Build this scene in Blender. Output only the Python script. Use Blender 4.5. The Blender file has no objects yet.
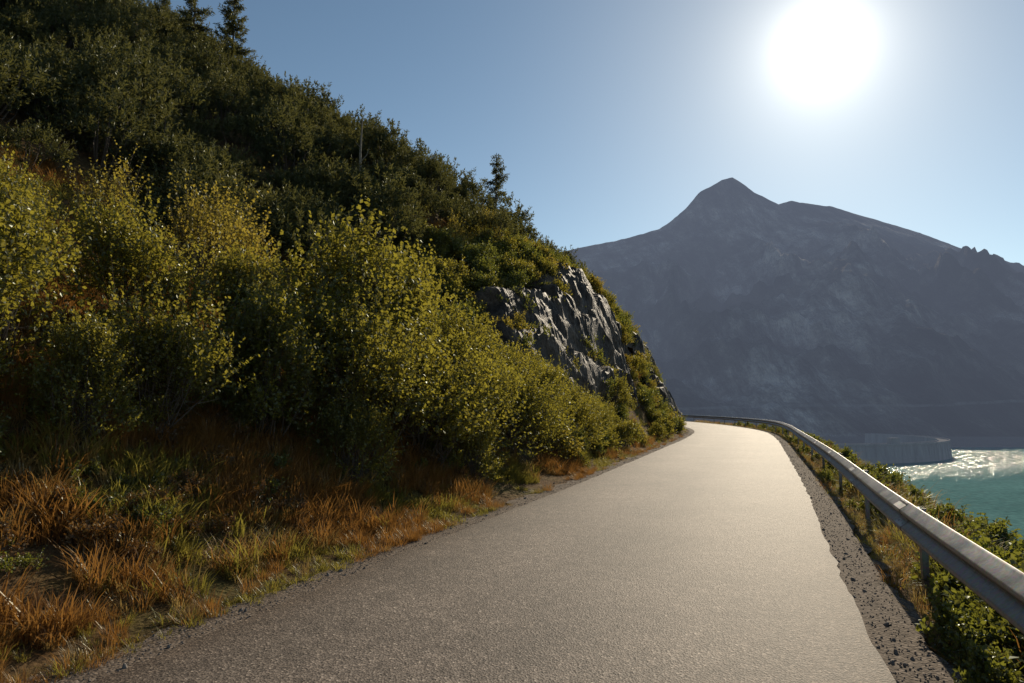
import bpy, math, random
import bmesh
import numpy as np
from mathutils import Vector
rng=np.random.default_rng(7)
random.seed(7)
scene=bpy.context.scene
scene.view_settings.view_transform='Standard'
try: scene.view_settings.look='None'
except: pass
scene.view_settings.exposure=0
SUN_EL=math.radians(26.5); SUN_AZ=math.radians(25.4)
SUNV=Vector((math.sin(SUN_AZ)*math.cos(SUN_EL),math.cos(SUN_AZ)*math.cos(SUN_EL),math.sin(SUN_EL)))

# ---------------------------------------------------------------- noise
def _h(ix,iy,seed):
    n=(ix.astype(np.int64)*374761393+iy.astype(np.int64)*668265263+seed*1442695041)&0xffffffff
    n=((n^(n>>13))*1274126177)&0xffffffff
    return ((n^(n>>16))&0xffff)/65535.0
def vnoise(x,y,seed=0):
    x=np.asarray(x,float);y=np.asarray(y,float)
    ix=np.floor(x);iy=np.floor(y);fx=x-ix;fy=y-iy
    fx=fx*fx*fx*(fx*(fx*6-15)+10);fy=fy*fy*fy*(fy*(fy*6-15)+10)
    a=_h(ix,iy,seed);b=_h(ix+1,iy,seed);c=_h(ix,iy+1,seed);d=_h(ix+1,iy+1,seed)
    return (a*(1-fx)+b*fx)*(1-fy)+(c*(1-fx)+d*fx)*fy
def fbm(x,y,o=5,seed=0,gain=.5,ridged=False):
    s=0;a=1;t=0
    for i in range(o):
        n=vnoise(x*2**i+i*17.3,y*2**i-i*9.1,seed+i)
        if ridged: n=1-np.abs(2*n-1)
        s=s+a*n;t+=a;a*=gain
    return s/t
def sstep(a,b,x):
    t=np.clip((x-a)/(b-a),0,1);return t*t*(3-2*t)

# ---------------------------------------------------------------- mesh helper
def make_mesh(name,V,F,mats,midx=None,smooth=False,rnd=None,uv=None):
    V=np.asarray(V,np.float32);F=np.asarray(F,np.int32)
    me=bpy.data.meshes.new(name)
    k=F.shape[1]
    me.vertices.add(len(V));me.vertices.foreach_set('co',V.ravel())
    me.loops.add(F.size);me.loops.foreach_set('vertex_index',F.ravel())
    me.polygons.add(len(F));me.polygons.foreach_set('loop_start',np.arange(len(F),dtype=np.int32)*k)
    for m in mats: me.materials.append(m)
    if midx is not None: me.polygons.foreach_set('material_index',np.asarray(midx,np.int32))
    me.polygons.foreach_set('use_smooth',np.full(len(F),smooth))
    if rnd is not None:
        a=me.attributes.new('rnd','FLOAT','FACE');a.data.foreach_set('value',np.asarray(rnd,np.float32))
    me.update(calc_edges=True)
    if uv is not None:
        l=me.uv_layers.new(name='UVMap');l.data.foreach_set('uv',np.asarray(uv,np.float32)[F.ravel()].ravel())
    me.validate()
    return me
def link(name,me,loc=(0,0,0),parent=None):
    o=bpy.data.objects.new(name,me);o.location=loc
    scene.collection.objects.link(o)
    if parent: o.parent=parent
    return o
def grid_faces(nx,ny):
    i=np.arange(nx-1)[:,None]*ny+np.arange(ny-1)[None,:]
    i=i.ravel();return np.stack([i,i+ny,i+ny+1,i+1],1)

# ---------------------------------------------------------------- materials
def newmat(name):
    m=bpy.data.materials.new(name);m.use_nodes=True;nt=m.node_tree;nt.nodes.clear()
    out=nt.nodes.new('ShaderNodeOutputMaterial');return m,nt,out
def N(nt,t,**kw):
    n=nt.nodes.new(t)
    for k,v in kw.items():
        if k.startswith('i_'):
            n.inputs[k[2:].replace('_',' ')].default_value=v
        else: setattr(n,k,v)
    return n
def ramp(nt,stops,fac=None):
    r=nt.nodes.new('ShaderNodeValToRGB');e=r.color_ramp.elements
    while len(e)<len(stops): e.new(.5)
    for i,(p,c) in enumerate(stops):
        e[i].position=p;e[i].color=(c[0],c[1],c[2],1)
    if fac is not None: nt.links.new(fac,r.inputs[0])
    return r
def mixc(nt,f,a,b,blend='MIX'):
    m=nt.nodes.new('ShaderNodeMix');m.data_type='RGBA';m.blend_type=blend
    for sock,v in ((m.inputs[0],f),(m.inputs[6],a),(m.inputs[7],b)):
        if hasattr(v,'links') or hasattr(v,'is_linked'): nt.links.new(v,sock)
        elif isinstance(v,(int,float)): sock.default_value=v
        else: sock.default_value=(*v,1)
    return m.outputs[2]
def math_(nt,op,a,b=None):
    m=nt.nodes.new('ShaderNodeMath');m.operation=op
    for i,v in enumerate((a,b)):
        if v is None: continue
        if isinstance(v,(int,float)): m.inputs[i].default_value=v
        else: nt.links.new(v,m.inputs[i])
    return m.outputs[0]
def noise(nt,vec,scale,detail=5,rough=.6):
    n=N(nt,'ShaderNodeTexNoise');n.inputs['Scale'].default_value=scale
    n.inputs['Detail'].default_value=detail;n.inputs['Roughness'].default_value=rough
    if vec is not None: nt.links.new(vec,n.inputs['Vector'])
    return n.outputs['Fac']
def bump(nt,h,strength,dist):
    b=N(nt,'ShaderNodeBump');b.inputs['Strength'].default_value=strength;b.inputs['Distance'].default_value=dist
    nt.links.new(h,b.inputs['Height']);return b.outputs['Normal']

def leaf_mat(name,c0,c1,c2,trans,tf=.5,gloss=.05,grough=.4):
    m,nt,out=newmat(name);L=nt.links
    at=N(nt,'ShaderNodeAttribute',attribute_name='rnd');oi=N(nt,'ShaderNodeObjectInfo')
    f=math_(nt,'ADD',math_(nt,'MULTIPLY',at.outputs['Fac'],.5),math_(nt,'MULTIPLY',oi.outputs['Random'],.5))
    r=ramp(nt,[(0,c0),(.5,c1),(1,c2)],f)
    p=N(nt,'ShaderNodeBsdfDiffuse');L.new(r.outputs[0],p.inputs['Color'])
    t=N(nt,'ShaderNodeBsdfTranslucent')
    L.new(mixc(nt,.5,r.outputs[0],trans),t.inputs['Color'])
    mx=N(nt,'ShaderNodeMixShader');mx.inputs[0].default_value=tf
    L.new(p.outputs[0],mx.inputs[1]);L.new(t.outputs[0],mx.inputs[2])
    if gloss:
        gl=N(nt,'ShaderNodeBsdfGlossy');gl.inputs['Roughness'].default_value=grough;gl.inputs['Color'].default_value=(.9,.95,.85,1)
        m2=N(nt,'ShaderNodeMixShader');m2.inputs[0].default_value=gloss
        L.new(mx.outputs[0],m2.inputs[1]);L.new(gl.outputs[0],m2.inputs[2]);mx=m2
    L.new(mx.outputs[0],out.inputs[0])
    return m
M_leaf=leaf_mat('alder_leaf',(.03,.042,.012),(.09,.10,.02),(.24,.19,.03),(.60,.50,.05),.54,.045)
M_leafy=leaf_mat('willow_leaf_yellow',(.09,.09,.02),(.19,.15,.025),(.3,.21,.03),(.62,.48,.06),.55,.04)
M_weed=leaf_mat('weed_leaf',(.035,.055,.015),(.08,.10,.02),(.17,.15,.03),(.40,.39,.04),.5)
M_pine=leaf_mat('pine_needle',(.022,.032,.015),(.052,.06,.022),(.13,.115,.038),(.26,.24,.055),.36,.03)
M_grass=leaf_mat('grass_green',(.08,.08,.02),(.16,.14,.03),(.28,.21,.05),(.52,.44,.07),.5,.04)
M_dry=leaf_mat('grass_dry',(.12,.07,.03),(.23,.15,.055),(.36,.26,.10),(.54,.38,.12),.45,.04)
M_rust=leaf_mat('grass_rust',(.14,.058,.018),(.24,.11,.028),(.33,.18,.055),(.54,.27,.06),.43,.04)
M_red=leaf_mat('bilberry_leaf',(.06,.038,.014),(.14,.065,.022),(.17,.12,.03),(.42,.2,.04),.45)
def simple(name,col,rough=.8,var=.4,scale=20,metal=0,bumpd=0.0):
    m,nt,out=newmat(name);L=nt.links
    tc=N(nt,'ShaderNodeTexCoord');n=noise(nt,tc.outputs['Object'],scale,3)
    r=ramp(nt,[(.3,[c*(1-var) for c in col]),(.7,[c*(1+var) for c in col])],n)
    p=N(nt,'ShaderNodeBsdfPrincipled');L.new(r.outputs[0],p.inputs['Base Color'])
    p.inputs['Roughness'].default_value=rough;p.inputs['Metallic'].default_value=metal
    if bumpd: L.new(bump(nt,n,.6,bumpd),p.inputs['Normal'])
    L.new(p.outputs[0],out.inputs[0]);return m
M_bark=simple('bark',(.08,.06,.045),.9)
M_stone=simple('gravel_stone',(.17,.145,.125),.85,.5,6)

def road_mat():
    m,nt,out=newmat('asphalt');L=nt.links
    g=N(nt,'ShaderNodeNewGeometry').outputs['Position']
    uv=N(nt,'ShaderNodeUVMap',uv_map='UVMap');sx=N(nt,'ShaderNodeSeparateXYZ');L.new(uv.outputs[0],sx.inputs[0])
    v=N(nt,'ShaderNodeTexVoronoi');v.inputs['Scale'].default_value=70;L.new(g,v.inputs['Vector'])
    base=ramp(nt,[(0,(.045,.036,.03)),(.5,(.13,.107,.09)),(.85,(.26,.22,.185)),(1,(.5,.44,.38))],v.outputs['Color'])
    big=noise(nt,g,.45,7,.65);bigr=ramp(nt,[(.3,(.68,.66,.64)),(.7,(1.22,1.19,1.16))],big)
    mid=noise(nt,g,6,7,.8);midr=ramp(nt,[(.3,(.60,.59,.58)),(.7,(1.33,1.33,1.33))],mid)
    c=mixc(nt,1,base.outputs[0],bigr.outputs[0],'MULTIPLY');c=mixc(nt,1,c,midr.outputs[0],'MULTIPLY')
    wob=math_(nt,'MULTIPLY',math_(nt,'SUBTRACT',noise(nt,g,.7,4),.5),.06)
    u=math_(nt,'ADD',sx.outputs[0],wob)
    tr=ramp(nt,[(0,(.62,.54,.46)),(.07,(.82,.78,.74)),(.14,(.92,.9,.87)),(.27,(1.14,1.12,1.1)),(.5,(.85,.83,.82)),(.73,(1.18,1.16,1.14)),(.88,(.93,.9,.87)),(.95,(.82,.77,.72)),(1,(.6,.52,.44))],u)
    c=mixc(nt,1,c,tr.outputs[0],'MULTIPLY')
    p=N(nt,'ShaderNodeBsdfPrincipled');L.new(c,p.inputs['Base Color'])
    p.inputs['Roughness'].default_value=.68
    p.inputs['Specular IOR Level'].default_value=.27
    h=math_(nt,'ADD',v.outputs['Distance'],math_(nt,'MULTIPLY',noise(nt,g,160,3),.6))
    L.new(bump(nt,h,.6,.008),p.inputs['Normal'])
    L.new(p.outputs[0],out.inputs[0]);return m
M_road=road_mat()
def gravel_mat():
    m,nt,out=newmat('gravel');L=nt.links
    g=N(nt,'ShaderNodeNewGeometry').outputs['Position']
    v=N(nt,'ShaderNodeTexVoronoi');v.inputs['Scale'].default_value=45;L.new(g,v.inputs['Vector'])
    base=ramp(nt,[(0,(.05,.038,.03)),(.5,(.14,.11,.087)),(1,(.32,.26,.21))],v.outputs['Color'])
    n=noise(nt,g,1.5);c=mixc(nt,math_(nt,'MULTIPLY',n,.7),base.outputs[0],(.09,.063,.04))
    p=N(nt,'ShaderNodeBsdfPrincipled',i_Roughness=.9);L.new(c,p.inputs['Base Color']);p.inputs['Specular IOR Level'].default_value=.15
    inv=math_(nt,'SUBTRACT',1,v.outputs['Distance'])
    L.new(bump(nt,inv,1,.010),p.inputs['Normal']);L.new(p.outputs[0],out.inputs[0]);return m
M_gravel=gravel_mat()
def soil_mat():
    m,nt,out=newmat('hillside_soil');L=nt.links
    g=N(nt,'ShaderNodeNewGeometry').outputs['Position']
    a=noise(nt,g,.6,7,.65);b=noise(nt,g,9,7,.75);v=N(nt,'ShaderNodeTexVoronoi');v.inputs['Scale'].default_value=22;L.new(g,v.inputs['Vector'])
    c1=ramp(nt,[(.35,(.10,.058,.03)),(.5,(.15,.10,.05)),(.65,(.10,.09,.03))],a)
    c2=ramp(nt,[(.3,(.4,.4,.4)),(.7,(1.6,1.5,1.35))],b)
    c=mixc(nt,1,c1.outputs[0],c2.outputs[0],'MULTIPLY')
    p=N(nt,'ShaderNodeBsdfPrincipled',i_Roughness=.95);L.new(c,p.inputs['Base Color'])
    p.inputs['Specular IOR Level'].default_value=.1
    L.new(bump(nt,math_(nt,'SUBTRACT',b,math_(nt,'MULTIPLY',v.outputs['Distance'],.4)),.9,.1),p.inputs['Normal']);L.new(p.outputs[0],out.inputs[0]);return m
M_soil=soil_mat()
def rock_mat():
    m,nt,out=newmat('outcrop_rock');L=nt.links
    g=N(nt,'ShaderNodeNewGeometry').outputs['Position']
    a=noise(nt,g,.9,8,.65);b=noise(nt,g,7,8,.7)
    c1=ramp(nt,[(.35,(.022,.016,.012)),(.5,(.062,.047,.036)),(.7,(.15,.118,.092))],a)
    c2=ramp(nt,[(.35,(.4,.36,.3)),(.6,(1.1,1.08,1.05))],b)
    c=mixc(nt,1,c1.outputs[0],c2.outputs[0],'MULTIPLY')
    p=N(nt,'ShaderNodeBsdfPrincipled',i_Roughness=.6);L.new(c,p.inputs['Base Color']);p.inputs['Specular IOR Level'].default_value=.15
    L.new(bump(nt,math_(nt,'ADD',a,math_(nt,'MULTIPLY',b,.4)),.9,.12),p.inputs['Normal']);L.new(p.outputs[0],out.inputs[0]);return m
M_rock=rock_mat()
def painted_haze(nt,shader,col,dist0):
    """airlight painted into the material: bluish emission mixed in more with distance"""
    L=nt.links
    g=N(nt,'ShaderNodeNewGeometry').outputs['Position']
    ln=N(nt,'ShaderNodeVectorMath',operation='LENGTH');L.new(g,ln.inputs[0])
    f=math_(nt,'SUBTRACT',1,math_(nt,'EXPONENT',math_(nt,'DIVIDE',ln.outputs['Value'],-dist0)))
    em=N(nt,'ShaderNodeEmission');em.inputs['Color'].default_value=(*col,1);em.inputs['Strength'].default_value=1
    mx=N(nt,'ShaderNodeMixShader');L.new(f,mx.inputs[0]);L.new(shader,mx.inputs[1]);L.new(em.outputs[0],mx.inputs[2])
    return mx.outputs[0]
HAZE_EMIT=(.185,.22,.30)  # airlight colour that the mountain, lake and dam surfaces emit themselves
def mountain_mat():
    m,nt,out=newmat('mountain_rock');L=nt.links
    geo=N(nt,'ShaderNodeNewGeometry');g=geo.outputs['Position']
    a=noise(nt,g,.004,9,.72);b=noise(nt,g,.03,10,.8)
    mp=N(nt,'ShaderNodeMapping');mp.inputs['Scale'].default_value=(1,.22,.3);mp.inputs['Rotation'].default_value=(0,.3,.6);L.new(g,mp.inputs[0])
    st=noise(nt,mp.outputs[0],.035,9,.8)
    c1=ramp(nt,[(.4,(.05,.048,.035)),(.5,(.15,.14,.12)),(.6,(.42,.40,.37))],a)
    c2=ramp(nt,[(.4,(.2,.2,.2)),(.5,(1,1,1)),(.6,(2.4,2.3,2.2))],st)
    c=mixc(nt,1,c1.outputs[0],c2.outputs[0],'MULTIPLY')
    sz=N(nt,'ShaderNodeSeparateXYZ');L.new(g,sz.inputs[0])
    band=ramp(nt,[(0,(1,1,1)),(.5,(1,1,1)),(.6,(0,0,0))],math_(nt,'DIVIDE',math_(nt,'ADD',sz.outputs[2],44.),20.))
    c=mixc(nt,band.outputs[0],c,(.2,.19,.18))
    wv=noise(nt,g,.006,3)
    lv=math_(nt,'ABSOLUTE',math_(nt,'SUBTRACT',math_(nt,'SUBTRACT',sz.outputs[2],math_(nt,'ADD',math_(nt,'MULTIPLY',sz.outputs[0],.02),math_(nt,'MULTIPLY',wv,14.))),-12.))
    rb=ramp(nt,[(0,(.6,)*3),(.6,(.5,)*3),(1,(0,0,0))],math_(nt,'DIVIDE',lv,2.2))
    c=mixc(nt,math_(nt,'MULTIPLY',rb.outputs[0],ramp(nt,[(.42,(.1,)*3),(.55,(1,)*3)],b).outputs[0]),c,(.5,.47,.43))
    p=N(nt,'ShaderNodeBsdfDiffuse');L.new(c,p.inputs['Color'])
    L.new(bump(nt,math_(nt,'ADD',b,st),1,45.),p.inputs['Normal'])
    L.new(painted_haze(nt,p.outputs[0],HAZE_EMIT,2900.),out.inputs[0]);return m
M_mount=mountain_mat()
def water_mat():
    m,nt,out=newmat('glacial_water');L=nt.links
    g=N(nt,'ShaderNodeNewGeometry').outputs['Position']
    mp=N(nt,'ShaderNodeMapping');mp.inputs['Scale'].default_value=(.5,.35,1);L.new(g,mp.inputs[0])
    n1=noise(nt,mp.outputs[0],.8,4,.6)
    mp2=N(nt,'ShaderNodeMapping');mp2.inputs['Scale'].default_value=(.6,1.3,1);L.new(g,mp2.inputs[0])
    n2=noise(nt,mp2.outputs[0],.012,6,.65)
    c=ramp(nt,[(.35,(.065,.15,.14)),(.65,(.10,.22,.205))],n2)
    c=mixc(nt,1,c.outputs[0],ramp(nt,[(.35,(.75,.78,.78)),(.65,(1.25,1.22,1.22))],n1).outputs[0],'MULTIPLY')
    d=N(nt,'ShaderNodeBsdfDiffuse');L.new(c,d.inputs['Color'])
    gl=N(nt,'ShaderNodeBsdfGlossy');gl.inputs['Color'].default_value=(1,.98,.93,1);gl.inputs['Roughness'].default_value=.13
    sx=N(nt,'ShaderNodeSeparateXYZ');L.new(g,sx.inputs[0])
    # wind-ruffled water out towards the dam, calmer near the steep shore
    yy=ramp(nt,[(0,(.0,)*3),(.5,(.12,)*3),(.85,(1,1,1))],math_(nt,'MULTIPLY',math_(nt,'SUBTRACT',sx.outputs[1],260.),1/320.))
    b=N(nt,'ShaderNodeBump');b.inputs['Strength'].default_value=1
    L.new(math_(nt,'ADD',math_(nt,'MULTIPLY',yy.outputs[0],1.0),.22),b.inputs['Distance'])
    L.new(n1,b.inputs['Height']);L.new(b.outputs[0],gl.inputs['Normal'])
    mp3=N(nt,'ShaderNodeMapping');mp3.inputs['Scale'].default_value=(1,.2,1);L.new(g,mp3.inputs[0])
    gn=noise(nt,mp3.outputs[0],.5,2,.5);gr=ramp(nt,[(.53,(.02,)*3),(.61,(1,)*3)],gn)
    k=math_(nt,'MULTIPLY',gr.outputs[0],math_(nt,'ADD',math_(nt,'MULTIPLY',yy.outputs[0],.85),.15))
    fr=N(nt,'ShaderNodeFresnel');fr.inputs['IOR'].default_value=1.33
    mx=N(nt,'ShaderNodeMixShader');L.new(math_(nt,'MULTIPLY',math_(nt,'MULTIPLY',fr.outputs[0],.5),k),mx.inputs[0]);L.new(d.outputs[0],mx.inputs[1]);L.new(gl.outputs[0],mx.inputs[2])
    L.new(painted_haze(nt,mx.outputs[0],HAZE_EMIT,5000.),out.inputs[0]);return m
M_water=water_mat()
def concrete_mat():
    m,nt,out=newmat('dam_concrete');L=nt.links
    g=N(nt,'ShaderNodeNewGeometry').outputs['Position']
    mp=N(nt,'ShaderNodeMapping');mp.inputs['Scale'].default_value=(1,1,.1);L.new(g,mp.inputs[0])
    n=noise(nt,mp.outputs[0],.15,6,.7);c=ramp(nt,[(.3,(.14,.138,.135)),(.7,(.28,.27,.265))],n)
    p=N(nt,'ShaderNodeBsdfDiffuse');L.new(c.outputs[0],p.inputs['Color'])
    L.new(painted_haze(nt,p.outputs[0],HAZE_EMIT,3000.),out.inputs[0]);return m
M_conc=concrete_mat()
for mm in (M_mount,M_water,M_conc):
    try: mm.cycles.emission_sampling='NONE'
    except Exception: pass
def steel_mat():
    m,nt,out=newmat('galvanised_steel');L=nt.links
    g=N(nt,'ShaderNodeNewGeometry').outputs['Position']
    v=N(nt,'ShaderNodeTexVoronoi');v.inputs['Scale'].default_value=45;L.new(g,v.inputs['Vector'])
    n=noise(nt,g,3,7,.75)
    c=ramp(nt,[(.3,(.15,.145,.14)),(.7,(.31,.305,.30))],n)
    c=mixc(nt,.25,c.outputs[0],v.outputs['Color'],'SOFT_LIGHT')
    mp=N(nt,'ShaderNodeMapping');mp.inputs['Scale'].default_value=(1,1,.15);L.new(g,mp.inputs[0])
    d=noise(nt,mp.outputs[0],7,5,.7);c=mixc(nt,ramp(nt,[(.5,(0,)*3),(.72,(.6,)*3)],d).outputs[0],c,(.10,.085,.065))
    p=N(nt,'ShaderNodeBsdfPrincipled');L.new(c,p.inputs['Base Color'])
    p.inputs['Metallic'].default_value=.7
    r=ramp(nt,[(.3,(.38,)*3),(.7,(.62,)*3)],n);L.new(r.outputs[0],p.inputs['Roughness'])
    L.new(p.outputs[0],out.inputs[0]);return m
M_steel=steel_mat()

# ---------------------------------------------------------------- road alignment
ctrl=np.array([(-9.0,-20),(-5.2,-10),(-1.55,0),(-.15,4),(1.28,8),(4.0,15.2),(7.9,26),(11.1,35),(14.2,45),(16.1,55),(17.3,68),(17.2,83),(14.5,100),(7,115),(-6,126),(-22,131),(-45,131)],float)
def catmull(P,n=24):
    out=[]
    Q=np.vstack([2*P[0]-P[1],P,2*P[-1]-P[-2]])
    for i in range(1,len(Q)-2):
        p0,p1,p2,p3=Q[i-1:i+3]
        for t in np.linspace(0,1,n,endpoint=False):
            out.append(.5*((2*p1)+(-p0+p2)*t+(2*p0-5*p1+4*p2-p3)*t*t+(-p0+3*p1-3*p2+p3)*t**3))
    out.append(Q[-2]);return np.array(out)
C=catmull(ctrl)
seg=np.hypot(*np.diff(C,axis=0).T);cum=np.r_[0,np.cumsum(seg)]
LEN=cum[-1];T=np.arange(0,LEN,.2)
C=np.stack([np.interp(T,cum,C[:,0]),np.interp(T,cum,C[:,1])],1)
D=np.gradient(C,axis=0);D/=np.linalg.norm(D,axis=1)[:,None]
NR=np.stack([D[:,1],-D[:,0]],1)
i0=int(np.argmin(np.abs(C[:,1])));T=T-T[i0]
HW=2.2
def road_coords(X,Y):
    X=np.asarray(X,float);Y=np.asarray(Y,float);sh=X.shape
    x=X.ravel();y=Y.ravel();off=np.empty(len(x));tt=np.empty(len(x))
    Cs=C[::5];Ns=NR[::5];Ts=T[::5];Ds=D[::5]
    for a in range(0,len(x),20000):
        dx=x[a:a+20000,None]-Cs[None,:,0];dy=y[a:a+20000,None]-Cs[None,:,1]
        d2=dx*dx+dy*dy;k=np.argmin(d2,1);r=np.arange(len(k))
        side=dx[r,k]*Ns[k,0]+dy[r,k]*Ns[k,1];along=dx[r,k]*Ds[k,0]+dy[r,k]*Ds[k,1]
        far=np.abs(along)>1.2
        off[a:a+20000]=np.where(far,np.sign(side)*np.sqrt(d2[r,k]),side);tt[a:a+20000]=Ts[k]+np.clip(along,-.6,.6)
    return off.reshape(sh),tt.reshape(sh)
def terrain(X,Y,rc=None):
    off,t=rc if rc is not None else road_coords(X,Y)
    s=-off-HW
    bl=sstep(13,32,t)
    nz=fbm(X*.13,Y*.13,5,3)-.5;nf=fbm(X*.7,Y*.7,4,9)-.5
    sl=np.clip(s,0,None)
    h=.08*sstep(.3,.9,sl)+.625*np.clip(sl-1.0,0,None)
    h=np.where(h>30,30+(h-30)*.5,h)
    h=h+bl*5.0*sstep(.9,5.2,sl+nz*1.2)
    h=h+(nz*2.4*sstep(2,9,sl)+nf*.5*sstep(.5,3,sl))
    r=np.clip(off-HW,0,None)
    g=-.04*sstep(.2,.6,r)-.22*np.clip(r-.6,0,1.3)-.8*np.clip(r-1.9,0,None)+nf*.22*sstep(.5,1.5,r)+nz*3*sstep(3,12,r)
    z=np.where(s>0,h,np.where(off>HW,g,0))
    z=z-.03
    z=np.where((off>-HW-.05)&(off<HW+.05),-.08,z)
    return np.maximum(z,-52)
def axis(segs):
    return np.unique(np.round(np.concatenate([np.arange(a,b+1e-6,st) for a,b,st in segs]),4))
xs=axis([(-110,-40,2),(-40,-14,.8),(-14,22,.3),(22,50,1),(50,120,3)])
ys=axis([(-30,0,1),(0,34,.3),(34,70,.6),(70,170,2)])
GX,GY=np.meshgrid(xs,ys,indexing='ij')
GZ=terrain(GX,GY)
me=make_mesh('hillside',np.stack([GX,GY,GZ],-1).reshape(-1,3),grid_faces(len(xs),len(ys)),[M_soil],smooth=True)
link('hillside',me)

def ribbon(name,o0,o1,z,mat,nx=9,jit=0):
    us=np.linspace(0,1,nx);n=len(C)
    o=np.broadcast_to(o0+(o1-o0)*us[None,:],(n,nx)).copy()
    if jit:
        o[:,0]+=(fbm(T*2.6,T*0+1,4,31,.7)-.5)*jit;o[:,-1]+=(fbm(T*2.6,T*0+5,4,33,.7)-.5)*jit
    P=C[:,None,:]+NR[:,None,:]*o[...,None]
    Z=np.full((n,nx),z)
    V=np.concatenate([P,Z[...,None]],-1).reshape(-1,3)
    uv=np.stack([np.broadcast_to(us[None,:],(n,nx)),np.broadcast_to(T[:,None],(n,nx))],-1).reshape(-1,2)
    me=make_mesh(name,V,grid_faces(n,nx)[:,::-1],[mat],smooth=True,uv=uv)
    return link(name,me)
ribbon('road',-HW,HW,.012,M_road,jit=.09)
ribbon('gravel_verge',-HW-.38,-HW+.12,.002,M_gravel,nx=4,jit=.45)
ribbon('gravel_verge',HW-.12,HW+.42,.002,M_gravel,nx=4,jit=.35)

# ---------------------------------------------------------------- far ground, lake, mountain
V=np.array([(-9000,-9000,-56),(9000,-9000,-56),(9000,9000,-56),(-9000,9000,-56)],float)
link('ground',make_mesh('ground',V,[[0,1,2,3]],[M_soil]))
V=np.array([(-600,30,-44),(3400,30,-44),(3400,1400,-44),(-600,1400,-44)],float)
link('lake',make_mesh('lake',V,[[0,1,2,3]],[M_water]))

rx=np.array([-1800,-800,0,173,322,473,760,835,954,1101,1219,1335,1521,1800,2300,3000,3600],float)
rz=np.array([220,330,430,466,497,540,592,616,600,556,518,472,398,290,180,80,30],float)
px=np.array([440,473,516,565,600,632,663,701,730,760,800],float)
pt=np.array([0,551,588,644,661,681,690,665,640,628,0],float)
mx_=np.arange(-1800,3600,8.);my_=np.arange(680,2900,8.)
MX,MY=np.meshgrid(mx_,my_,indexing='ij')
wob=(fbm(MX*.003,MY*.003,4,50)-.5)*160
Hb=np.interp(MX,rx,rz);
pk=np.interp(MX,px,np.where(pt>0,pt-np.interp(px,rx,rz),0))
foot=800+(fbm(MX*.004,MX*0,4,71)-.5)*90
p=(MY-foot)/(2000-foot)
pc=np.clip(p,0,1)
back=np.clip((MY-2000)/900,0,1)
prof=pc*.9+.1*pc**2
base=-44+(Hb+46)*prof
base+=pk*np.clip(1-np.abs(MY-2000)/260,0,1)**1.3
wx=MX+wob;
rd=fbm(wx*.0042,MY*.0016+wob*.002,6,60,.52,True)-.69
rd2=fbm(MX*.013+wob*.01,MY*.008,6,80,.55,True)-.6
amp=np.clip(Hb/600,.1,1)**1.5*(1-.35*sstep(1150,1400,MX))
env=np.sin(pc*math.pi)*(1-.9*sstep(.55,.9,pc))*amp
base+=(rd*290*env+rd2*95*(env+.02)*sstep(0,.06,pc))
base+=(fbm(MX*.03,MY*.03,5,66,.6,True)-.6)*20*(.22+.9*env)*sstep(0,.1,pc)
base-=back*(Hb+46)*.8
base=np.where(MY>2000,np.minimum(base,-44+(Hb+46)*(1-back)+pk),base)
MZ=np.where(p<=0,-44+p*60-1,base)
me=make_mesh('mountain',np.stack([MX,MY,MZ],-1).reshape(-1,3),grid_faces(len(mx_),len(my_)),[M_mount],smooth=True)
link('mountain',me)

# ---------------------------------------------------------------- dam
dam=bpy.data.objects.new('arch_dam',None);scene.collection.objects.link(dam)
cx,cy,R=263.,723.,165.
ang=np.radians(np.linspace(-160,25,90))
prof=[(R-4,-60),(R+2,-52),(R+1.5,-40),(R,-29.6),(R+1.2,-29.5),(R+1.2,-28.2),(R+.4,-28.2),(R+.4,-29.2),(R-8,-29.2),(R-8,-28.2),(R-8.8,-28.2),(R-8.8,-30),(R-12,-60)]
V=[];
for a in ang:
    for r,z in prof: V.append((cx+r*math.cos(a),cy+r*math.sin(a),z))
me=make_mesh('crest_and_face',V,grid_faces(len(ang),len(prof)),[M_conc]);link('crest_and_face',me,parent=dam)
def box(bm,c,s,rot=0,mat=0):
    r=bmesh.ops.create_cube(bm,size=1)
    vs=r['verts']
    for v in vs:
        x,y,z=v.co.x*s[0],v.co.y*s[1],v.co.z*s[2]
        v.co=(c[0]+x*math.cos(rot)-y*math.sin(rot),c[1]+x*math.sin(rot)+y*math.cos(rot),c[2]+z)
    for f in {f for v in vs for f in v.link_faces}: f.material_index=mat
bm=bmesh.new()
for k in range(0,60):
    a=math.radians(-158+k*3.05)
    box(bm,(cx+(R+1.3)*math.cos(a),cy+(R+1.3)*math.sin(a),-42),(.3,.3,24),a)
box(bm,(316.,571.,-26.6),(8,5,5.2),.2);box(bm,(316.,571.,-23.85),(8.8,5.8,.3),.2)
me=bpy.data.meshes.new('block_joints_and_hut');bm.to_mesh(me);bm.free();me.materials.append(M_conc);link('block_joints_and_hut',me,parent=dam)

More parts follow.
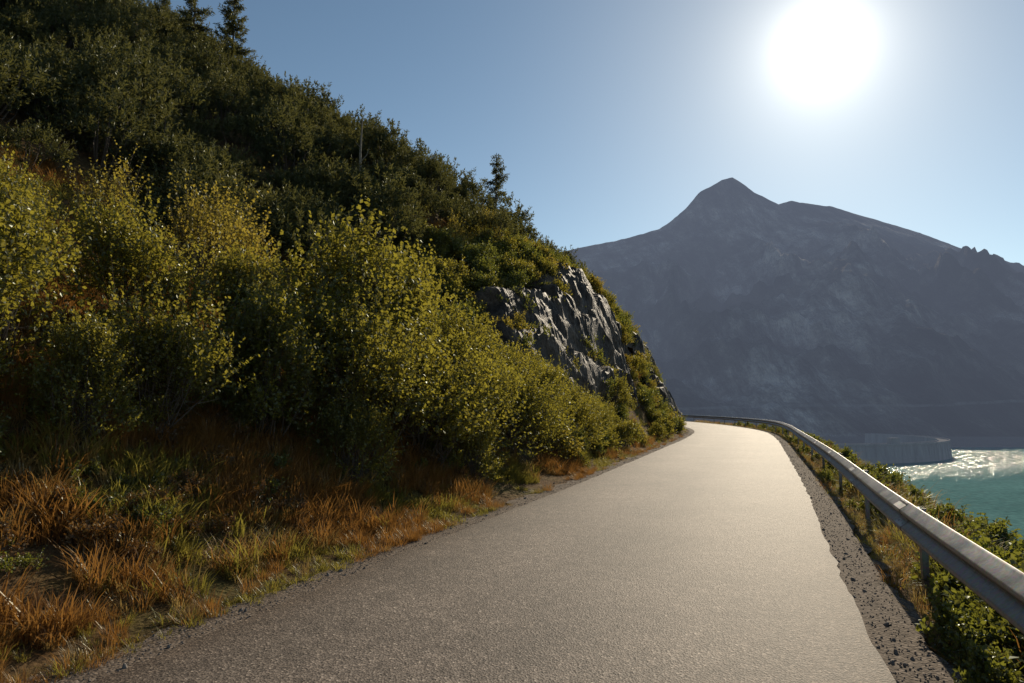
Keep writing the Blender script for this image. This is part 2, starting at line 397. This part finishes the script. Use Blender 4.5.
# ---------------------------------------------------------------- guardrail
rail=bpy.data.objects.new('guardrail',None);scene.collection.objects.link(rail)
RO=HW+.55
wp=[(0.0,.750),(-.012,.742),(-.022,.725),(-.075,.690),(-.082,.672),(-.075,.654),(-.02,.615),(-.008,.595),(-.02,.575),(-.075,.536),(-.082,.518),(-.075,.500),(-.022,.465),(-.012,.448),(0,.440)]
th=.006
loop=wp+[(a+th,b) for a,b in wp[::-1]]
n=len(C);L_=len(loop)
V=np.zeros((n,L_+1,3))
for j,(o,z) in enumerate(loop+[loop[0]]):
    V[:,j,:2]=C+NR*(RO+o);V[:,j,2]=z
me=make_mesh('w_beam',V.reshape(-1,3),grid_faces(n,L_+1)[:,::-1],[M_steel],smooth=True)
try: me.set_sharp_from_angle(angle=math.radians(50))
except Exception: pass
link('w_beam',me,parent=rail)
bm=bmesh.new();bb=bmesh.new();bs=bmesh.new()
ph=7.7
for t in [ph+4*k for k in range(-6,36)]:
    if t<T[0]+1 or t>T[-1]-1: continue
    c=np.array([np.interp(t,T,C[:,0]),np.interp(t,T,C[:,1])]);nn=np.array([np.interp(t,T,NR[:,0]),np.interp(t,T,NR[:,1])])
    rot=math.atan2(nn[1],nn[0])
    def P(o,al=0):
        return c+nn*o+np.array([-nn[1],nn[0]])*al
    q=P(RO+.10);box(bm,(q[0],q[1],.16),(.006,.10,1.06),rot)
    q=P(RO+.125,.047);box(bm,(q[0],q[1],.16),(.05,.006,1.06),rot)
    q=P(RO+.125,-.047);box(bm,(q[0],q[1],.16),(.05,.006,1.06),rot)
    q=P(RO+.052);box(bm,(q[0],q[1],.595),(.09,.09,.16),rot)
    for zz in (.64,.55):
        for al in (-.09,.09):
            q=P(RO-.045,al);r=bmesh.ops.create_icosphere(bb,subdivisions=1,radius=.014)
            for v in r['verts']: v.co=Vector((q[0],q[1],zz))+v.co
    rows=[]
    for al in (-.16,.16):
        rows.append([bs.verts.new((*(P(RO+o-.004,al)),z)) for o,z in wp])
    for j in range(len(wp)-1): bs.faces.new((rows[0][j],rows[0][j+1],rows[1][j+1],rows[1][j]))
me=bpy.data.meshes.new('posts');bm.to_mesh(me);bm.free();me.materials.append(M_steel);link('posts',me,parent=rail)
me=bpy.data.meshes.new('bolts');bb.to_mesh(me);bb.free();me.materials.append(M_steel);link('bolts',me,parent=rail)
me=bpy.data.meshes.new('lap_joints');bs.to_mesh(me);bs.free();me.materials.append(M_steel);link('lap_joints',me,parent=rail)

# ---------------------------------------------------------------- plant builders
def norm(a): return a/np.maximum(np.linalg.norm(a,axis=-1,keepdims=True),1e-9)
class Quads:
    def __init__(s): s.V=[];s.F=[];s.m=[];s.r=[];s.n=0
    def add(s,V,F,m,r):
        s.V.append(V);s.F.append(F+s.n);s.n+=len(V);s.m.append(np.full(len(F),m));s.r.append(r)
    def leaves(s,c,d,nrm,L,W,m,r):
        d=norm(d);side=norm(np.cross(d,nrm));L=L[:,None];W=W[:,None]
        up=norm(np.cross(side,d))
        V=np.stack([c,c+d*L*.45+side*W+up*L*.08,c+d*L,c+d*L*.45-side*W+up*L*.08],1).reshape(-1,3)
        F=np.arange(len(c)*4).reshape(-1,4);s.add(V,F,m,r)
    def tube(s,P,rad,m,k=5):
        P=np.asarray(P,float);rad=np.asarray(rad,float);n=len(P)
        d=norm(np.gradient(P,axis=0));ref=np.array([.31,.87,.39])
        a=norm(np.cross(d,ref));b=np.cross(d,a)
        th=np.linspace(0,2*math.pi,k+1)
        V=P[:,None,:]+rad[:,None,None]*(a[:,None,:]*np.cos(th)[None,:,None]+b[:,None,:]*np.sin(th)[None,:,None])
        s.add(V.reshape(-1,3),grid_faces(n,k+1),m,np.full((n-1)*k,.5))
    def mesh(s,name,mats,smooth=False):
        return make_mesh(name,np.concatenate(s.V),np.concatenate(s.F),mats,np.concatenate(s.m),smooth,np.concatenate(s.r))
def bush(name,seed,H,R,ns,nl,leafL,mats,lobes=16,up=.6,slen=(.25,.6),low=.12):
    g=np.random.default_rng(seed);q=Quads()
    th=g.uniform(0,2*math.pi,lobes)+np.arange(lobes)*2.4;el=g.uniform(.0,1,lobes)*math.pi/2
    lr=g.uniform(.55,1.12,lobes)
    LC=np.stack([np.cos(th)*np.cos(el)*R*.66*lr,np.sin(th)*np.cos(el)*R*.66*lr,H*low+np.sin(el)*H*.66*lr],1)
    LR=g.uniform(.22,.5,lobes)*min(R,H*.6)
    for i in range(lobes):
        b=np.array([g.normal(0,.08)*R,g.normal(0,.08)*R,-.25]);e=LC[i]+norm(g.normal(0,1,3))*LR[i]*.3
        u=np.linspace(0,1,7)[:,None];mid=(b+e)/2+np.array([0,0,-.1])*H+g.normal(0,.06,3)*H
        P=(1-u)**2*b+2*u*(1-u)*mid+u*u*e
        q.tube(P,np.linspace(.018,.005,7)*H/2.5,1,5)
        for j in range(5):
            f=norm(g.normal(0,1,3)+np.array([0,0,.5]))*LR[i]*g.uniform(.6,1.1)
            k=g.integers(3,6);u2=np.linspace(0,1,4)[:,None]
            q.tube(P[k]+f*u2+np.array([0,0,.1])*LR[i]*u2**2,np.linspace(.006,.003,4),1,3)
    li=g.integers(0,lobes,ns);dr=norm(g.normal(0,1,(ns,3))+np.array([0,0,.2]))
    rr=g.uniform(.2,1,ns)**(.5)*LR[li]
    S=LC[li]+dr*rr[:,None];S[:,2]=np.maximum(S[:,2],g.uniform(.0,.2,ns))
    out=norm(S-np.array([0,0,H*.25]))
    sd=norm(out*.7+np.array([0,0,1])*up+g.normal(0,.4,(ns,3)))
    sl=g.uniform(*slen,ns)*np.where(g.uniform(0,1,ns)>.93,1.6,1)
    u=(np.arange(nl)+.5)/nl
    bend=g.normal(0,.12,(ns,3))+np.array([0,0,.05])
    Pn=S[:,None,:]+sd[:,None,:]*(u[None,:,None]*sl[:,None,None])+bend[:,None,:]*(u**2)[None,:,None]*sl[:,None,None]
    Pn=Pn.reshape(-1,3);nn=len(Pn)
    ld=norm(np.repeat(sd,nl,0)*.5+norm(g.normal(0,1,(nn,3)))*.9+np.array([0,0,-.1]))
    ln=norm(g.normal(0,1,(nn,3))*.7+np.array([0,0,.8]))
    L=leafL*g.uniform(.55,1.3,nn)
    rs=np.repeat(g.uniform(0,1,ns),nl)*.55+g.uniform(0,.45,nn)
    q.leaves(Pn,ld,ln,L,L*.36,0,rs)
    e=S+sd*sl[:,None]+bend*sl[:,None];sidev=norm(np.cross(sd,g.normal(0,1,(ns,3))))*.0025
    V=np.stack([S-sidev*1.4,S+sidev*1.4,e+sidev*.5,e-sidev*.5],1).reshape(-1,3)
    q.add(V,np.arange(ns*4).reshape(-1,4),1,np.full(ns,.5))
    return q.mesh(name,mats)
def pine_bush(name,seed,H,R,ns,nn_,mats):
    g=np.random.default_rng(seed);q=Quads()
    th=g.uniform(0,2*math.pi,ns);r=np.sqrt(g.uniform(0,1,ns))*R
    dome=H*np.sqrt(np.clip(1-(r/R)**2*.9,0,1))*(.55+.45*vnoise(np.cos(th)*r*2+seed,np.sin(th)*r*2,seed))
    lay=g.uniform(.3,1,ns)**.5
    E=np.stack([np.cos(th)*r,np.sin(th)*r,dome*lay+.05],1)
    E+=norm(g.normal(0,1,(ns,3)))*.08
    sd=norm(np.stack([np.cos(th)*r/R*.7,np.sin(th)*r/R*.7,np.full(ns,.9)],1)+g.normal(0,.2,(ns,3)))
    sl=g.uniform(.25,.5,ns)*np.where(g.uniform(0,1,ns)>.93,1.5,1)
    for i in range(0,ns,14):
        b=np.array([E[i,0]*.15,E[i,1]*.15,-.2]);u=np.linspace(0,1,5)[:,None];mid=np.array([E[i,0]*.8,E[i,1]*.8,E[i,2]*.25])
        q.tube((1-u)**2*b+2*u*(1-u)*mid+u*u*E[i],np.linspace(.035,.01,5),1,4)
    u=g.uniform(0,1,(ns,nn_))
    P=(E[:,None,:]+sd[:,None,:]*(u*sl[:,None])[...,None]).reshape(-1,3);n=len(P)
    ld=norm(np.repeat(sd,nn_,0)*.75+norm(g.normal(0,1,(n,3)))*.8)
    L=g.uniform(.09,.16,n)
    q.leaves(P,ld,g.normal(0,1,(n,3)),L,L*.12+.005,0,np.repeat(g.uniform(0,1,ns),nn_)*.7+.3*u.ravel())
    return q.mesh(name,mats)
def conifer(name,seed,H,mats,dens=1.,wid=.22):
    g=np.random.default_rng(seed);q=Quads()
    zz=np.linspace(-.3,H,10);q.tube(np.stack([g.normal(0,.01,10)*H*.3,g.normal(0,.01,10)*H*.3,zz],1),np.linspace(.06,.008,10)*H/4,1,7)
    z=.1*H
    while z<H*.97:
        f=1-z/H;bl=H*wid*(f**.75)*g.uniform(.65,1.2)+.08
        for k in range(g.integers(3,6)):
            a=g.uniform(0,2*math.pi);l=bl*g.uniform(.6,1.15);m=8
            u=np.linspace(0,1,m);d=np.array([math.cos(a),math.sin(a),0])
            P=np.array([0,0,z])+d*(u*l)[:,None]+np.array([0,0,1])*((-.3*u+.5*u**2.2)*l)[:,None]
            q.tube(P,np.linspace(.012,.003,m)*H/4,1,3)
            nn=int(l*130*dens)+10;uu=g.uniform(.08,1,nn)
            c=np.stack([np.interp(uu,u,P[:,i]) for i in range(3)],1)+g.normal(0,.045,(nn,3))*np.array([1,1,1.2])
            ld=norm(d*.6+g.normal(0,.7,(nn,3))+np.array([0,0,-.1]))
            L=g.uniform(.1,.18,nn)
            q.leaves(c,ld,g.normal(0,1,(nn,3)),L,L*.12+.003,0,g.uniform(0,1,nn))
        z+=H*.05*g.uniform(.7,1.3)
    return q.mesh(name,mats)
def tuft(name,seed,H,R,nb,mats,lean=.5,w=.004):
    g=np.random.default_rng(seed);q=Quads()
    a=g.uniform(0,2*math.pi,nb);r=np.sqrt(g.uniform(0,1,nb))*R*.45
    b=np.stack([np.cos(a)*r,np.sin(a)*r,np.full(nb,-.03)],1)
    a2=a+g.normal(0,.7,nb);o=np.stack([np.cos(a2),np.sin(a2),np.zeros(nb)],1)
    h=H*g.uniform(.35,1.1,nb);ln=lean*g.uniform(.1,1.1,nb)*h
    side=np.stack([-np.sin(a2),np.cos(a2),np.zeros(nb)],1)*w
    lv=[]
    for u,ww in ((0,1),(.4,1),(.75,.7),(1,.12)):
        c=b+o*(ln*u**1.8)[:,None];c[:,2]+=h*(u-.25*lean*u**3)
        lv+= [c-side*ww,c+side*ww]
    V=np.stack(lv,1).reshape(-1,3);k=np.arange(nb)[:,None]*8
    F=np.concatenate([k+np.array([0,1,3,2]),k+np.array([2,3,5,4]),k+np.array([4,5,7,6])],0)
    rr=g.uniform(0,1,nb);q.add(V,F,0,np.tile(rr,3))
    return q.mesh(name,mats)
def coll(name,meshes):
    c=bpy.data.collections.new(name)
    for i,m in enumerate(meshes):
        o=bpy.data.objects.new('%s_variant_%02d'%(name,i),m);c.objects.link(o)
    return c
def scatter(name,c,P,scale,idx,tilt=.12):
    n=len(P);me=bpy.data.meshes.new(name);me.vertices.add(n);me.vertices.foreach_set('co',np.asarray(P,np.float32).ravel())
    rot=np.stack([rng.normal(0,tilt,n),rng.normal(0,tilt,n),rng.uniform(0,6.283,n)],1).astype(np.float32)
    a=me.attributes.new('rot','FLOAT_VECTOR','POINT');a.data.foreach_set('vector',rot.ravel())
    a=me.attributes.new('scl','FLOAT','POINT');a.data.foreach_set('value',np.asarray(scale,np.float32))
    a=me.attributes.new('idx','INT','POINT');a.data.foreach_set('value',np.asarray(idx,np.int32))
    me.update();o=link(name,me)
    nt=bpy.data.node_groups.new(name+'_nodes','GeometryNodeTree')
    nt.interface.new_socket('Geometry',in_out='INPUT',socket_type='NodeSocketGeometry')
    nt.interface.new_socket('Geometry',in_out='OUTPUT',socket_type='NodeSocketGeometry')
    gi=nt.nodes.new('NodeGroupInput');go=nt.nodes.new('NodeGroupOutput')
    ip=nt.nodes.new('GeometryNodeInstanceOnPoints');ci=nt.nodes.new('GeometryNodeCollectionInfo')
    ci.inputs['Collection'].default_value=c;ci.inputs['Separate Children'].default_value=True;ci.inputs['Reset Children'].default_value=True
    def na(nm,t):
        k=nt.nodes.new('GeometryNodeInputNamedAttribute');k.data_type=t;k.inputs['Name'].default_value=nm;return k.outputs['Attribute']
    e=nt.nodes.new('FunctionNodeEulerToRotation')
    L=nt.links;L.new(gi.outputs[0],ip.inputs['Points']);L.new(ci.outputs[0],ip.inputs['Instance'])
    ip.inputs['Pick Instance'].default_value=True
    L.new(na('idx','INT'),ip.inputs['Instance Index']);L.new(na('rot','FLOAT_VECTOR'),e.inputs[0]);L.new(e.outputs[0],ip.inputs['Rotation'])
    L.new(na('scl','FLOAT'),ip.inputs['Scale']);L.new(ip.outputs[0],go.inputs[0])
    md=o.modifiers.new('scatter','NODES');md.node_group=nt
    return o
def at_off(t,off):
    return np.stack([np.interp(t,T,C[:,0])+np.interp(t,T,NR[:,0])*off,np.interp(t,T,C[:,1])+np.interp(t,T,NR[:,1])*off],-1)
def place(t,s):
    q=at_off(t,-(HW+s));z=terrain(q[:,0],q[:,1]);return np.c_[q,z]

# ---------------------------------------------------------------- vegetation
LB=[M_leaf,M_bark]
alder=[bush('alder_a',1,2.6,1.35,850,14,.068,LB,26),bush('alder_b',2,2.4,1.4,800,14,.066,LB,24),bush('alder_c',3,2.8,1.2,850,14,.07,LB,26,.9),bush('alder_d',4,2.2,1.45,800,14,.064,LB,24)]
yel=[bush('willow_a',11,2.6,.9,200,12,.055,[M_leafy,M_bark],14,1.1,(.3,.7)),bush('willow_b',12,2.2,.9,220,12,.055,[M_leafy,M_bark],12,1.0,(.3,.7))]
def put(name,me,t,s,sc,rz,zs=1,dz=0):
    p=place(np.array([t]),np.array([s]))[0]
    o=link(name,me,(p[0],p[1],p[2]-.05+dz));o.scale=(sc,sc,sc*zs);o.rotation_euler=(0,0,rz);return o
B=[(5.4,4.0,.78,0),(6.6,3.0,.75,3),(7.6,4.8,.85,1),(8.3,2.8,.78,2),(9.3,4.2,.8,2),(9.8,2.4,1.05,1),(10.9,3.4,1.3,0),(11.4,2.0,1.0,3),(12.6,3.2,1.2,2),
   (13.2,1.8,.95,0),(14.3,2.8,1.05,1),(15.2,1.7,.9,3),(16.3,2.6,.9,0),(17.3,1.6,.8,2),(18.6,2.2,.75,1),(19.8,1.5,.7,0),(21.2,1.9,.6,3),(22.6,1.5,.55,1),
   (14.5,5.2,.8,0),(4.4,5.2,.7,2),(7.2,7.0,.6,3),(4.6,3.4,.5,1),(24.5,1.8,.5,3),(9.0,1.8,.5,0),(5.6,2.8,.45,2),(6.3,5.6,.7,1),(3.6,4.2,.6,3),(12.2,1.4,.5,0)]
for i,(t,s,sc,v) in enumerate(B): put('alder_bush',alder[v],t,s,sc,i*1.7)
for t,s,sc,v in [(10.3,6.2,1.1,0),(11.4,6.8,1.2,1),(9.2,7.2,1.0,1),(27,7.2,.8,0),(12.6,7.2,1.0,0),(24.5,7.5,.8,1)]:
    put('willow_shrub',yel[v],t,s,sc,t*2.3)
PB=[M_pine,M_bark]
pines=[pine_bush('mugo_%d'%i,20+i,h,r,n,20,PB) for i,(h,r,n) in enumerate([(1.7,1.2,180),(2.2,1.2,200),(1.4,1.3,180),(2.7,1.0,200)])]
cp=coll('dwarf_pine',pines)
n=2600
X=rng.uniform(-60,14,n);Y=rng.uniform(-3,80,n);off,t=road_coords(X,Y);s=-off-HW
lim=8.4+4.5*(1-sstep(9,16,t))-1.8*sstep(25,40,t)+ (fbm(X*.25,Y*.25,3,5)-.5)*4
ok=(s>lim)&(s<54)&(t>2)&(t<82)&(X>-.85*Y-6)
X,Y=X[ok],Y[ok];Z=terrain(X,Y)
scatter('dwarf_pine_thicket',cp,np.stack([X,Y,Z-.1],1),rng.uniform(.6,1.3,len(X)),rng.integers(0,4,len(X)),.1)
small=[bush('shrub_%d'%i,40+i,1.0,.75,230,11,.065,[m,M_bark],12,.7,(.15,.35)) for i,m in enumerate([M_leaf,M_leaf,M_weed,M_leafy])]
cs=coll('shrub',small)
tt=rng.uniform(17,66,1450);ss=rng.uniform(1.0,9.0,1450)
P=place(tt,ss);dens=fbm(P[:,0]*.35,P[:,1]*.35,3,15)
rockA=(tt>18)&(tt<35)&(ss>2.6)&(ss<4.9);rockB=(tt>41)&(tt<56)&(ss>1.2)&(ss<3.2)
ok=(dens>.38)&~(rockA&(dens<.52))&~(rockB&(dens<.54));P=P[ok];P[:,2]-=.1
scatter('shrub_thicket',cs,P,rng.uniform(.4,1.15,len(P)),rng.choice([0,1,2,2,3],len(P)))
tt=rng.uniform(1,20,240);ss=rng.uniform(2.6,12,240);P=place(tt,ss);P[:,2]-=.08
dens=fbm(P[:,0]*.4,P[:,1]*.4,3,17);P=P[dens>.48]
scatter('undergrowth',cs,P,rng.uniform(.25,.6,len(P)),rng.integers(0,4,len(P)))
bil=[bush('bil_%d'%i,90+i,.26,.4,110,8,.032,[m,M_bark],9,.8,(.05,.14)) for i,m in enumerate([M_red,M_weed,M_red])]
cb=coll('bilberry',bil)
n=1600;tt=rng.uniform(1,22,n);ss=rng.uniform(0,1,n)**1.3*11+1.4;P=place(tt,ss);w=fbm(P[:,0]*.7,P[:,1]*.7,3,37)
P=P[(w>.49)];P[:,2]-=.03
scatter('bilberry_carpet',cb,P,rng.uniform(.4,.95,len(P)),rng.integers(0,3,len(P)),.2)
gt=[tuft('g%d'%i,60+i,h,.24,60,[m],l,w) for i,(h,m,l,w) in enumerate([(.26,M_grass,.9,.004),(.18,M_grass,1.1,.004),(.28,M_dry,.9,.0035),(.2,M_dry,1.1,.0035),(.34,M_rust,.8,.0035)])]
cg=coll('grass_tuft',gt)
n=15500
tt=rng.uniform(0,44,n)*rng.uniform(.1,1,n)+.5;ss=rng.uniform(0,1,n)**1.5*13+.25
P=place(tt,ss);w=fbm(P[:,0]*.6,P[:,1]*.6,3,19);w2=fbm(P[:,0]*1.1,P[:,1]*1.1,3,29)
r_=w+rng.normal(0,.1,n)+.03*(tt<9)
idx=np.where(r_>.52,4,np.where(r_>.44,rng.integers(2,4,n),rng.integers(0,2,n)))
ok=((w2>.4)|(ss>1.8))&((ss>.7)|(rng.uniform(0,1,n)<.5))
scl=rng.uniform(.4,1.4,n)*np.where(ss<.8,.55,1)
scatter('hillside_grass',cg,P[ok],scl[ok],idx[ok],.15)
wd=[bush('weed_%d'%i,80+i,.42,.34,80,9,.05,[M_weed,M_bark],8,.8,(.06,.18)) for i in range(3)]
cw=coll('weed',wd)
n=2600;tt=rng.uniform(0,1,n)**1.6*70+.5;rr=rng.uniform(.42,3.0,n)
q=at_off(tt,HW+rr);P=np.c_[q,terrain(q[:,0],q[:,1])-.02]
w=fbm(P[:,0]*.8,P[:,1]*.8,3,23);ok=((w>.46)&(rr>.5))|((rr>.8)&((w>.42)|(tt<8)))
ok&=(tt<10)|(rng.uniform(0,1,n)<.36)
scatter('roadside_weeds',cw,P[ok],(rng.uniform(.5,1.3,n)*np.where(rr<.85,.6,1))[ok],rng.integers(0,3,ok.sum()))
n=9500;tt=rng.uniform(0,1,n)**1.2*80;rr=rng.uniform(.38,2.9,n)
q=at_off(tt,HW+rr);P=np.c_[q,terrain(q[:,0],q[:,1])-.01]
scatter('roadside_grass',cg,P,rng.uniform(.5,1.9,n)*np.where(rr<.9,.45,1),rng.choice([0,0,1,2,2,3,2,4],n),.15)
def stone(seed):
    g=np.random.default_rng(seed);bm=bmesh.new();bmesh.ops.create_icosphere(bm,subdivisions=2,radius=1)
    pl=[(norm(g.normal(0,1,3)),g.uniform(.5,.85)) for _ in range(7)]
    for v in bm.verts:
        c=np.array(v.co)
        for nn,dd in pl:
            k=c@nn
            if k>dd: c=c-nn*(k-dd)
        v.co=c*np.array([1,.8,.6])
    me=bpy.data.meshes.new('stone');bm.to_mesh(me);bm.free();me.materials.append(M_stone);return me
cst=coll('stone',[stone(i) for i in range(4)])
n=11000;tt=rng.uniform(0,1,n)**1.5*45+1;side=rng.uniform(0,1,n)<.5
rr=np.abs(rng.normal(.14,.18,n))
off=np.where(side,-(HW+rr*1.8),HW+rr*1.2)
q=at_off(tt,off);P=np.c_[q,np.full(n,.004)]
scatter('gravel_stones',cst,P,rng.uniform(.004,.011,n)*(1+1.8*(rng.uniform(0,1,n)>.97)),rng.integers(0,4,n),1.)
# ---------------------------------------------------------------- rock outcrops
def outcrop(t0,t1,s0,s1,amp,seed):
    ta=np.arange(t0,t1,.12);sa=np.arange(s0,s1,.1);TT,SS=np.meshgrid(ta,sa,indexing='ij')
    q=at_off(TT.ravel(),-(HW+SS.ravel()));X=q[:,0];Y=q[:,1];Z=terrain(X,Y)
    e=np.minimum.reduce([(TT-t0)/(t1-t0)*5,(t1-TT)/(t1-t0)*5,(SS-s0)/(s1-s0)*5,(s1-SS)/(s1-s0)*4]).ravel()
    e=e+(fbm(X*.7,Y*.7+Z*.5,4,seed)-.5)*1.9
    e=np.clip(e,-.6,1)
    st=TT.ravel()*.22+SS.ravel()*.75+fbm(X*.35,Y*.35,3,seed+3)*1.6
    step=(st%1.0);slab=np.where(step<.88,step/.88,(1-step)/.12)
    dsp=amp*(e*.7+e*slab*.7+(fbm(X*1.6,Y*1.6+Z,5,seed+5,.5,True)-.5)*.35*np.clip(e,0,1))
    nrm=at_off(TT.ravel(),-(HW+SS.ravel())+1)-q
    V=np.c_[X+nrm[:,0]*dsp*.7,Y+nrm[:,1]*dsp*.7,Z+dsp*.6-.05]
    link('rock_outcrop',make_mesh('rock_outcrop',V,grid_faces(len(ta),len(sa)),[M_rock]))
outcrop(16,37,2.0,5.8,.65,101)
outcrop(39,58,.9,4.2,.7,111)
# ---------------------------------------------------------------- conifers & snag
t1=conifer('larch_a',5,4.8,PB,1.1,.28);t2=conifer('larch_b',6,5.0,PB,1.1,.26);t3=conifer('spruce_c',8,5.2,PB,1.1,.27)
def atxy(name,me,x,y,sc=1,rz=0):
    z=float(terrain(np.array([x]),np.array([y]))[0]);o=link(name,me,(x,y,z));o.scale=(sc,)*3;o.rotation_euler=(0,0,rz);return o
atxy('larch_tree',t1,-18.6,38,1.25);atxy('larch_tree',t2,-16.3,38,1.25,1);atxy('spruce_tree',t3,-1.1,46,1.4)
atxy('spruce_tree',t3,-27,42,1.0,2);atxy('spruce_tree',t1,-21.5,40,.8,4)
g=Quads();g.tube([(0,0,-.3),(.03,0,1),(.0,.05,2.2),(.06,.02,3.6)],[.08,.07,.05,.02],0,7)
g.tube([(.02,.03,1.8),(.25,.1,2.1),(.35,.1,2.45)],[.025,.015,.005],0,4);g.tube([(.0,.03,2.4),(-.2,-.1,2.6)],[.02,.005],0,4)
atxy('dead_tree',g.mesh('dead_tree',[simple('dead_wood',(.2,.17,.13),.9)]),-6.2,27)

# ---------------------------------------------------------------- world & sun
w=bpy.data.worlds.new('World');scene.world=w;w.use_nodes=True;nt=w.node_tree;nt.nodes.clear()
out=nt.nodes.new('ShaderNodeOutputWorld');bg=nt.nodes.new('ShaderNodeBackground')
sky=nt.nodes.new('ShaderNodeTexSky');sky.sky_type='NISHITA';sky.sun_disc=False
sky.sun_elevation=SUN_EL;sky.sun_rotation=SUN_AZ;sky.altitude=1900;sky.air_density=1.0;sky.dust_density=.7;sky.ozone_density=1.0
tint=mixc(nt,1,sky.outputs[0],(.96,1.02,.93),'MULTIPLY')
tc=nt.nodes.new('ShaderNodeTexCoord')
vm=nt.nodes.new('ShaderNodeVectorMath');vm.operation='DOT_PRODUCT';nt.links.new(tc.outputs['Generated'],vm.inputs[0]);vm.inputs[1].default_value=SUNV
d=math_(nt,'MAXIMUM',vm.outputs['Value'],0)
g1=math_(nt,'MULTIPLY',math_(nt,'POWER',d,1000),8.)
g2=math_(nt,'MULTIPLY',math_(nt,'POWER',d,220),4.2)
g3=math_(nt,'MULTIPLY',math_(nt,'POWER',d,28),1.2)
gl=math_(nt,'ADD',math_(nt,'ADD',g1,g2),g3)
se=nt.nodes.new('ShaderNodeSeparateXYZ');nt.links.new(tc.outputs['Generated'],se.inputs[0])
hz=math_(nt,'MULTIPLY',math_(nt,'POWER',math_(nt,'SUBTRACT',1,math_(nt,'ABSOLUTE',se.outputs[2])),7),1.8)
vs=nt.nodes.new('ShaderNodeVectorMath');vs.operation='SCALE';vs.inputs[0].default_value=(1,.94,.82);nt.links.new(gl,vs.inputs['Scale'])
vh=nt.nodes.new('ShaderNodeVectorMath');vh.operation='SCALE';vh.inputs[0].default_value=(1,.96,.8);nt.links.new(hz,vh.inputs['Scale'])
va=nt.nodes.new('ShaderNodeVectorMath');va.operation='ADD';nt.links.new(tint,va.inputs[0]);nt.links.new(vs.outputs[0],va.inputs[1])
vb=nt.nodes.new('ShaderNodeVectorMath');vb.operation='ADD';nt.links.new(va.outputs[0],vb.inputs[0]);nt.links.new(vh.outputs[0],vb.inputs[1])
nt.links.new(vb.outputs[0],bg.inputs[0]);bg.inputs[1].default_value=.1
nt.links.new(bg.outputs[0],out.inputs[0])
sl=bpy.data.lights.new('sun','SUN');sl.energy=5;sl.angle=math.radians(.5);sl.color=(1,.86,.65)
so=bpy.data.objects.new('sun',sl);scene.collection.objects.link(so);so.rotation_euler=SUNV.to_track_quat('Z','Y').to_euler();so.location=SUNV*200
# camera
cam=bpy.data.cameras.new('camera');cam.lens=24;cam.sensor_width=36;cam.clip_end=20000;cam.clip_start=.05
co=bpy.data.objects.new('camera',cam);scene.collection.objects.link(co);co.location=(0,0,1.6);co.rotation_euler=(math.radians(95.5),0,0)
scene.camera=co
